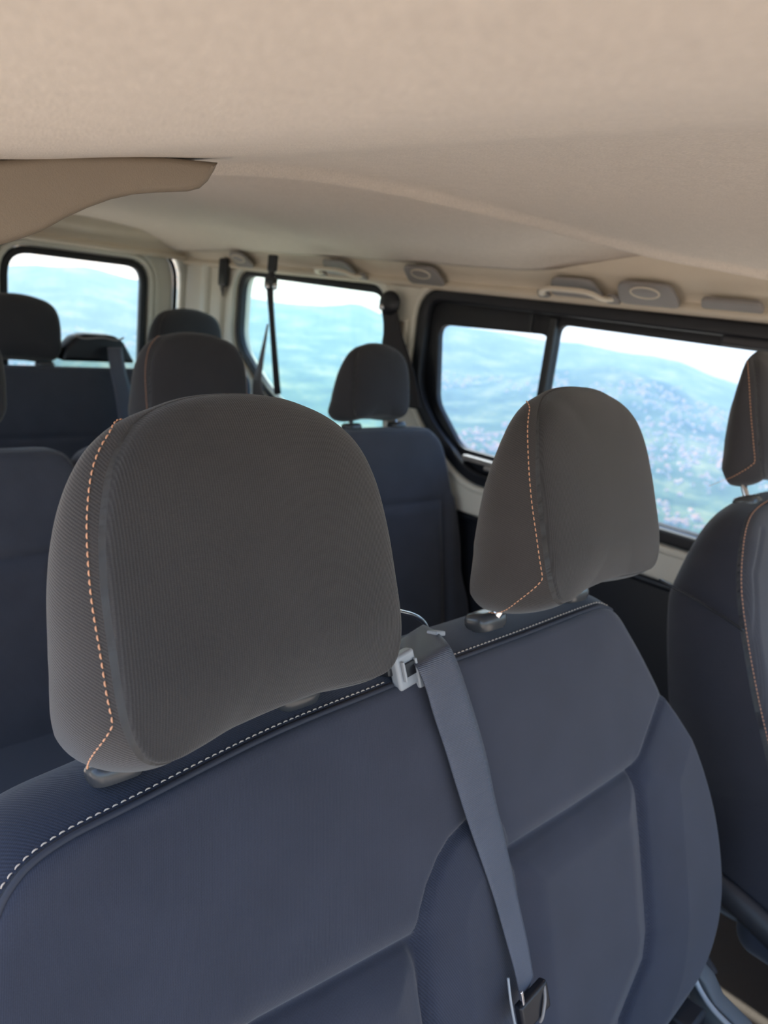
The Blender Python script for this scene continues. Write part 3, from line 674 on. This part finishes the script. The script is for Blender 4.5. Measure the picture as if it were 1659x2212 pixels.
dO = resample(DO, 360, True)
I = [i for i in range(360) if dO[i, 0] < -.05 and dO[i, 1] > -.5]
I = sorted(I, key=lambda i: dO[i, 1])
T_ = np.gradient(dO[I], axis=0); T_ /= np.linalg.norm(T_, axis=1)[:, None]+1e-9; n2 = np.stack([-T_[:, 1], T_[:, 0]], 1)
P = DF.P(dO[I, 0]+n2[:, 0]*.004, dO[I, 1]+n2[:, 1]*.004, -.012); stitches('stitching', P, DF.P(n2[:, 0], n2[:, 1], .5)-DF.o, THREAD, driver, pitch=.0062, r=.0006)
P = spline([at(*q, 'x', .236) for q in ((1424, 1252), (1480, 1282), (1545, 1322), (1606, 1362))], 6); V, F = tube(P, .0022, 6); mobj('side_seam', V, F, BLACK, driver)
HD = Frame(.505, .425, -.235, 18)
headrest(driver, HD, DF, (-.088, .088, .080), -.040, .82, .98, (FARH, FARH), THREAD, N=160, M=30, depth=.05)
collars(driver, DF, (-.088, .088), .006, -.040, .95)
bm = bmesh.new(); box(bm, (.51, .0, -.885), (.48, .56, .10)); bobj('seat_cushion', bm, FLAT, driver, bevel=.04, seg=6)
bm = bmesh.new(); box(bm, (.52, -.14, -1.075), (.40, .22, .27)); bobj('seat_base', bm, BLACK, driver, bevel=.01)
V, F = tube(spline([(.262, .34, -.825), (.258, .26, -.84), (.256, .15, -.875), (.256, .0, -.905), (.26, -.2, -.91)], 6), .014, 10, flat=1.6); mobj('side_shield', V, F, DARKP, driver)
# sill rail between the seats on the floor
b = bmesh.new(); box(b, (.20, .05, -1.195), (.05, .60, .03)); tag(bobj('seat_rail', b, DARKP, None, bevel=.006), 'dark seat rail on the carpet beside the driver seat', 'seat rail')

# ------------------------------------------------------------------ second and third row
RO = lambda x0, x1, h, r=.06: rpoly([(x0, -h), (x0, 0), (x1, 0), (x1, -h)], [.03, r, r, .03], 8)
RPIPE = mat('grey piping', (.13, .13, .14), .8)
def rear_section(parent, fr, x0, x1, h, crease, m=FAR, bulgeR=False, r=.06, N=260, M=50):
    if bulgeR: outl = spline([(x0, -h), (x0-.0, -h*.5), (x0+.004, -.04), (x0+.03, -.006), (x0+.08, 0), (x1-.13, 0), (x1-.075, -.012), (x1-.042, -.045), (x1-.022, -.11), (x1-.002, -.20), (x1+.014, -.30), (x1+.018, -.40), (x1+.012, -h)], 6, True)
    else: outl = RO(x0, x1, h, r)
    cx = (x0+x1)/2; ix0, ix1 = x0+.055, x1-.055
    pl = [(ix0, -h), (ix0, crease), (ix1, crease), (ix1, -h)]
    top = [(ix0, crease), (x0+.02, -.10)], [(ix1, crease), (x1-.02, -.10)]
    def d(X, v):
        w = np.where(inside(X, v, pl), .008*sstep(dpoly(X, v, pl)/.03), .008*sstep((crease+.02-v)/.03)*sstep((np.abs(X-cx)-(x1-x0)/2+.055)/.03)*1.3)
        w -= .006*np.exp(-(dpoly(X, v, pl)/.006)**2)
        return w
    o, OO_, LIE_ = pad('backrest', fr, outl, (cx, -h/2), [m, m], parent, N, M, dome=.004, p=5, edge=.012, edges=.93, D=lambda X, v: np.full(X.shape, .075), bulge=.010, taper=.004, back=.01, disp=d)
    P = LIE_(.004, .0004)[0]; k0 = int(np.argmin(OO_[:, 1])); idx = [(k0+k) % len(OO_) for k in range(len(OO_))]; idx = [k for k in idx if OO_[k, 1] > -.12]
    V, F = tube(P[idx], .0022, 6); mobj('piping', V, F, RPIPE, o)
    return o
R2 = Frame(0, 1.45, -.343, 12)
row2 = thing('second_row_bench', 'dark second row bench with separate left and middle backs behind the front bench', 'car seat', (-.2, 1.6, -1.21))
rear_section(row2, R2, -.78, -.285, .58, -.19)
rear_section(row2, R2, -.272, .245, .58, -.19)
for X in (-.53, .0): pass
headrest(row2, Frame(-.53, 1.44, -.316, 10), R2, (-.615, -.445, .08), -.04, .98, .84, (FARH, FARH), None, 110, 22)
headrest(row2, Frame(-.012, 1.44, -.316, 10), R2, (-.10, .07, .08), -.04, .98, .84, (FARH, FARH), THREAD, 140, 26)
collars(row2, R2, (-.615, -.445, -.10, .07), .012, -.04, .9)
bm = bmesh.new(); box(bm, (-.27, 1.12, -.93), (1.02, .52, .13)); bobj('seat_cushion', bm, FAR, row2, bevel=.045, seg=6)
bm = bmesh.new(); box(bm, (-.27, 1.18, -1.10), (.90, .36, .20)); bobj('seat_base', bm, DARKP, row2, bevel=.01)
side = thing('second_row_single_seat', 'dark single second row seat beside the sliding window, right of the large near headrest', 'car seat', (.5, 1.6, -1.21))
R2s = Frame(0, 1.375, -.313, 12)
rear_section(side, R2s, .274, .738, .58, -.19, bulgeR=True)
headrest(side, Frame(.474, 1.38, -.308, 10), R2s, (.395, .555, .07), -.04, .80, .84, (FARH, FARH), PIPE, 160, 30)
collars(side, R2s, (.395, .555), .012, -.04, .9)
bm = bmesh.new(); box(bm, (.50, 1.07, -.93), (.46, .52, .13)); bobj('seat_cushion', bm, FAR, side, bevel=.045, seg=6)
bm = bmesh.new(); box(bm, (.50, 1.13, -1.10), (.40, .36, .20)); bobj('seat_base', bm, DARKP, side, bevel=.01)

R3 = Frame(0, 2.28, -.294, 10)
row3 = thing('third_row_bench', 'dark rear bench farthest back, with two headrests in front of the rear door window', 'car seat', (0, 2.45, -1.21))
o, _, _ = pad('backrest', R3, rpoly([(-.76, -.60), (-.76, 0), (.70, 0), (.70, -.60)], [.03, .05, .05, .03]), (-.03, -.3), [FAR, FAR], row3, 300, 50, dome=.004, p=5, edge=.012, edges=.95, D=lambda X, v: np.full(X.shape, .08), bulge=.008,
    disp=lambda X, v: -.005*np.exp(-((v+.20)/.008)**2)-.005*np.exp(-((np.abs(X+.02)-.25)/.008)**2))
for X in (-.56, -.080, .465): headrest(row3, Frame(X, 2.28, -.295, 8), R3, (X-.08, X+.08, .075), -.04, .96, .80, (FARH, FARH), None, 110, 22, gap=.035)
collars(row3, R3, (-.64, -.48, -.16, 0, .385, .545), .010, -.04, .9)
bm = bmesh.new(); box(bm, (-.03, 2.0, -.93), (1.40, .46, .13)); bobj('seat_cushion', bm, FAR, row3, bevel=.045, seg=6)
bm = bmesh.new(); box(bm, (-.03, 2.05, -1.10), (1.2, .30, .20)); bobj('seat_base', bm, DARKP, row3, bevel=.01)
# belt guide hump on the third row and its belt
t = thing('belt_outlet', 'dark domed belt outlet on top of the rearmost bench in front of the rear window', 'belt guide', (.155, 2.33, -.26))
hump = rpoly([(-.115, -.015), (-.105, .020), (-.075, .055), (-.045, .066), (.045, .066), (.075, .050), (.10, .010), (.115, -.015)], .012)
holes_plate('housing', hump, [], lambda u, v, w: (.155+u, 2.33-w, -.262+v), .07, .012, BLACK, t)
V, F = tube(spline([(.075, 2.29, -.200), (.10, 2.285, -.208), (.155, 2.285, -.203), (.20, 2.285, -.208), (.225, 2.29, -.200)], 5), .003, 6); mobj('bezel', V, F, DISH, t)
t = thing('seat_belt', 'dark belt hanging down the front of the rearmost bench from its domed outlet', 'seat belt', (.17, 2.25, -.4))
Lb = spline([at(232, 750, 'y', 2.27), at(238, 800, 'y', 2.225), at(250, 860, 'y', 2.20), at(262, 950, 'y', 2.17)], 5); Rb = spline([at(264, 750, 'y', 2.27), at(272, 800, 'y', 2.225), at(288, 860, 'y', 2.20), at(306, 950, 'y', 2.17)], 5)
V, F, A = ribbon(Lb, Rb, .002, 4); mobj('webbing', V, F, WEB, t, attr=A)

# centre belt hanging from the roof by the quarter window
t = thing('seat_belt', 'narrow black belt hanging from the roof in front of the rear quarter window', 'seat belt', at(588, 585, 'x', .60))
Lb = spline([at(582, 580, 'x', .60), at(577, 625, 'x', .60), at(583, 700, 'x', .60), at(593, 852, 'x', .60)], 6); Rb = spline([at(594, 580, 'x', .60), at(590, 625, 'x', .60), at(593, 700, 'x', .60), at(606, 852, 'x', .60)], 6)
V, F, A = ribbon(Lb, Rb, .004, 3); mobj('webbing', V, F, BLACKWEB, t)
bm = bmesh.new(); c = at(585, 612, 'x', .598); box(bm, tuple(c), (.016, .055, .034)); bobj('buckle', bm, BLACK, t, bevel=.006)
for px in (577, 594):
    bm = bmesh.new(); c = at(px, 619, 'x', .590); bmesh.ops.create_uvsphere(bm, u_segments=12, v_segments=8, radius=.011, matrix=Matrix.Translation(Vector(c)) @ Matrix.Diagonal((.5, 1, 1, 1))); bobj('buckle_button', bm, CHROME, t)
bm = bmesh.new(); c = at(588, 583, 'x', .60); box(bm, (c[0], c[1], c[2]+.02), (.014, .040, .05)); bobj('roof_anchor', bm, BLACK, t, bevel=.005)
t = thing('seat_belt', 'grey twisted belt crossing the lower left corner of the rear quarter window', 'seat belt', at(565, 800, 'x', .66))
Lb = spline([at(577, 700, 'x', .72), at(568, 740, 'x', .70), at(556, 790, 'x', .68), at(546, 830, 'x', .66), at(548, 880, 'x', .66)], 6); Rb = spline([at(580, 700, 'x', .71), at(574, 745, 'x', .70), at(568, 790, 'x', .68), at(565, 830, 'x', .66), at(580, 880, 'x', .66)], 6)
V, F, A = ribbon(Lb, Rb, .002, 3); mobj('webbing', V, F, mat('grey webbing', (.13, .12, .12), .6), t)

# shoulder belt at the pillar between the left windows
t = thing('seat_belt', 'black shoulder belt with pivot cover hanging from the pillar left of the sliding window', 'seat belt', at(842, 650, 'x', .73))
hc = at(842, 655, 'x', .725)
bm = bmesh.new(); bmesh.ops.create_uvsphere(bm, u_segments=20, v_segments=14, radius=1, matrix=Matrix.Translation(Vector(hc)) @ Matrix.Diagonal((.018, .040, .036, 1))); bobj('pivot_cover', bm, BLACK, t)
bm = bmesh.new(); c = at(825, 663, 'x', .705); bmesh.ops.create_uvsphere(bm, u_segments=12, v_segments=8, radius=.010, matrix=Matrix.Translation(Vector(c))); bobj('bolt', bm, CHROME, t)
Lb = spline([at(824, 665, 'x', .715), at(829, 710, 'x', .715), at(826, 760, 'x', .71), at(850, 830, 'x', .70), at(880, 880, 'x', .70)], 6); Rb = spline([at(858, 665, 'x', .725), at(868, 720, 'x', .725), at(886, 775, 'x', .72), at(900, 830, 'x', .72), at(912, 885, 'x', .72)], 6)
V, F, A = ribbon(Lb, Rb, .002, 5); mobj('webbing', V, F, BLACKWEB, t)
t = thing('belt_retractor', 'narrow black belt fitting hanging under the cornice in the far rear corner', 'belt fitting', at(483, 575, 'x', .74))
bm = bmesh.new(); c = at(483, 588, 'x', .74); box(bm, tuple(c), (.02, .05, .10)); bobj('housing', bm, BLACK, t, bevel=.012)
V, F, A = ribbon([at(478, 600, 'x', .74), at(474, 640, 'x', .75)], [at(488, 600, 'x', .74), at(482, 640, 'x', .75)], .002, 2); mobj('webbing', V, F, mat('faded webbing', (.12, .11, .11), .7), t)

# ------------------------------------------------------------------ landscape outside
def vnoise(x, y, seed):
    r = np.random.RandomState(seed); G = r.rand(64, 64)
    xi = np.floor(x).astype(int); yi = np.floor(y).astype(int); fx = x-xi; fy = y-yi; fx = fx*fx*(3-2*fx); fy = fy*fy*(3-2*fy)
    g = lambda a, b: G[a % 64, b % 64]
    return (g(xi, yi)*(1-fx)+g(xi+1, yi)*fx)*(1-fy)+(g(xi, yi+1)*(1-fx)+g(xi+1, yi+1)*fx)*fy
def fbm(x, y, seed, o=5):
    s = 0; a = .5
    for k in range(o): s = s+a*vnoise(x*2**k, y*2**k, seed+k); a *= .5
    return s
AZK = [-30, 15, 18, 21, 24, 27, 30, 34, 38, 40, 42.5, 44, 46, 49, 52, 55, 58, 61, 63, 65, 67, 69, 72, 85, 115]
ELK = [-1.2, -1.4, -1.0, -.4, -.2, -.6, -.9, -.8, -.9, -.9, -.5, -.9, -.7, -.9, -1.1, -1.3, -1.2, -1.5, -1.5, -1.6, -2.2, -2.6, -2.2, -1.6, -1.5]
def ground_h(X, Y):
    r = np.hypot(X, Y); az = np.degrees(np.arctan2(X, Y))
    ridge = 5200*np.tan(np.radians(np.interp(az, AZK, ELK))) + 60*(fbm(X/500+9, Y/500+9, 40, 4)-.5)
    base = np.interp(r, [40, 90, 300, 800, 1400, 2600, 3400, 4400, 5200, 6500, 9500], [-14, -30, -100, -240, -320, -330, -290, -210, 0, -120, -200])
    t = sstep((r-2900)/2300)
    h = base + 90*(fbm(X/900, Y/900, 3)-.5)*sstep((r-300)/1200)*(1-t) + 25*(fbm(X/120, Y/120, 21)-.5)*sstep((r-200)/500)
    h = h*(1-t) + t*ridge*np.interp(r, [2900, 5200, 6500, 9500], [1, 1, 1.6, 2.5]) + t*(1-t)*(-240)
    # nearer spur seen through the rear door window
    spur = np.exp(-((az-24.5)/6.0)**2)*np.exp(-((r-1500)/420)**2); h = h + spur*225
    hb = np.exp(-((az-61)/7.0)**2)*np.exp(-((r-3100)/600)**2); h = h + hb*150
    return h
azs = np.radians(np.linspace(-25, 112, 420)); rs = np.geomspace(45, 9500, 260)
A_, R_2 = np.meshgrid(azs, rs); X_ = R_2*np.sin(A_); Y_ = R_2*np.cos(A_); Z_ = ground_h(X_, Y_)
nx = len(azs); F = [(j*nx+i, j*nx+i+1, (j+1)*nx+i+1, (j+1)*nx+i) for j in range(len(rs)-1) for i in range(nx-1)]
hm = bpy.data.materials.new('wooded hillside'); hm.use_nodes = True; n = hm.node_tree; bs = n.nodes['Principled BSDF']; bs.inputs['Roughness'].default_value = 1; bs.inputs['Specular IOR Level'].default_value = 0
tcn = n.nodes.new('ShaderNodeTexCoord'); n1 = n.nodes.new('ShaderNodeTexNoise'); n1.inputs['Scale'].default_value = .006; n1.inputs['Detail'].default_value = 8
n2_ = n.nodes.new('ShaderNodeTexNoise'); n2_.inputs['Scale'].default_value = .04; n2_.inputs['Detail'].default_value = 4
cr = n.nodes.new('ShaderNodeValToRGB'); cr.color_ramp.elements[0].position = .36; cr.color_ramp.elements[0].color = (.020, .040, .020, 1); cr.color_ramp.elements[1].position = .66; cr.color_ramp.elements[1].color = (.20, .21, .10, 1)
e = cr.color_ramp.elements.new(.52); e.color = (.06, .10, .045, 1)
n.links.new(tcn.outputs['Object'], n1.inputs['Vector']); n.links.new(tcn.outputs['Object'], n2_.inputs['Vector'])
mm = n.nodes.new('ShaderNodeMath'); mm.operation = 'MULTIPLY_ADD'; mm.inputs[1].default_value = .35; n.links.new(n2_.outputs[0], mm.inputs[0])
m3 = n.nodes.new('ShaderNodeMath'); m3.operation = 'MULTIPLY'; m3.inputs[1].default_value = .68; n.links.new(n1.outputs[0], m3.inputs[0]); n.links.new(m3.outputs[0], mm.inputs[2])
n.links.new(mm.outputs[0], cr.inputs[0]); n.links.new(cr.outputs[0], bs.inputs['Base Color'])
struct(mobj('hills', np.stack([X_, Y_, Z_], -1).reshape(-1, 3), F, hm))
# houses of the town in the valley, far too many and too small to count
HM = [mat('house render', (.50, .46, .42), .9, vscale=.01), mat('house roof', (.45, .22, .15), .9, vscale=.01)]
rg = np.random.RandomState(7); V = []; F = []; fi = []
k = 0
while k < 3000:
    az = rg.uniform(15, 80); r = rg.uniform(900, 3600); X, Y = r*math.sin(math.radians(az)), r*math.cos(math.radians(az))
    dens = fbm(np.array(X/420.), np.array(Y/420.), 77, 3)
    if dens < .42+rg.rand()*.12: continue
    k += 1; h = float(ground_h(np.array(X), np.array(Y))); a = rg.uniform(0, 3.14); lx, ly, hh = rg.uniform(3, 7), rg.uniform(3, 5), rg.uniform(3, 7)
    ca, sa = math.cos(a), math.sin(a); o_ = len(V)
    for dz in (-4, hh):
        for sx, sy in ((-1, -1), (1, -1), (1, 1), (-1, 1)): V.append((X+ca*sx*lx-sa*sy*ly, Y+sa*sx*lx+ca*sy*ly, h+dz))
    for sx in (-1, 1): V.append((X+ca*sx*lx, Y+sa*sx*lx, h+hh+3))
    for f, m_ in (((0, 1, 5, 4), 0), ((1, 2, 6, 5), 0), ((2, 3, 7, 6), 0), ((3, 0, 4, 7), 0), ((4, 5, 9, 8), 1), ((6, 7, 8, 9), 1), ((5, 6, 9), 0), ((7, 4, 8), 0)):
        F.append(tuple(q+o_ for q in f)); fi.append(m_)
o = mobj('houses', V, F, HM, None, False, fi); tag(o, 'pale and terracotta houses scattered over the hazy valley beyond the windows', 'houses'); o['kind'] = 'stuff'
# haze over the valley
hz = bpy.data.materials.new('valley haze'); hz.use_nodes = True; n = hz.node_tree; n.nodes.remove(n.nodes['Principled BSDF'])
vs = n.nodes.new('ShaderNodeVolumeScatter'); vs.inputs['Color'].default_value = (.42, .62, .96, 1); vs.inputs['Density'].default_value = .00023; vs.inputs['Anisotropy'].default_value = 0
n.links.new(vs.outputs[0], n.nodes['Material Output'].inputs['Volume'])
aa = [math.radians(k) for k in np.linspace(-24, 111, 28)]; V = []
for z in (-600, 520):
    V += [(60*math.sin(a), 60*math.cos(a), z) for a in aa]+[(9400*math.sin(a), 9400*math.cos(a), z) for a in aa]
m_ = len(aa); o1 = 2*m_; F = []
for i in range(m_-1):
    F += [(i, i+1, m_+i+1, m_+i), (o1+i, o1+m_+i, o1+m_+i+1, o1+i+1), (i, o1+i, o1+i+1, i+1), (m_+i, m_+i+1, o1+m_+i+1, o1+m_+i)]
F += [(0, m_, o1+m_, o1), (m_-1, o1+m_-1, o1+2*m_-1, 2*m_-1)]
o = mobj('haze', V, F, hz, None, False); bm = bmesh.new(); bm.from_mesh(o.data); bmesh.ops.recalc_face_normals(bm, faces=bm.faces); bm.to_mesh(o.data); bm.free(); tag(o, 'pale blue haze hanging over the valley and hills outside', 'haze'); o['kind'] = 'stuff'
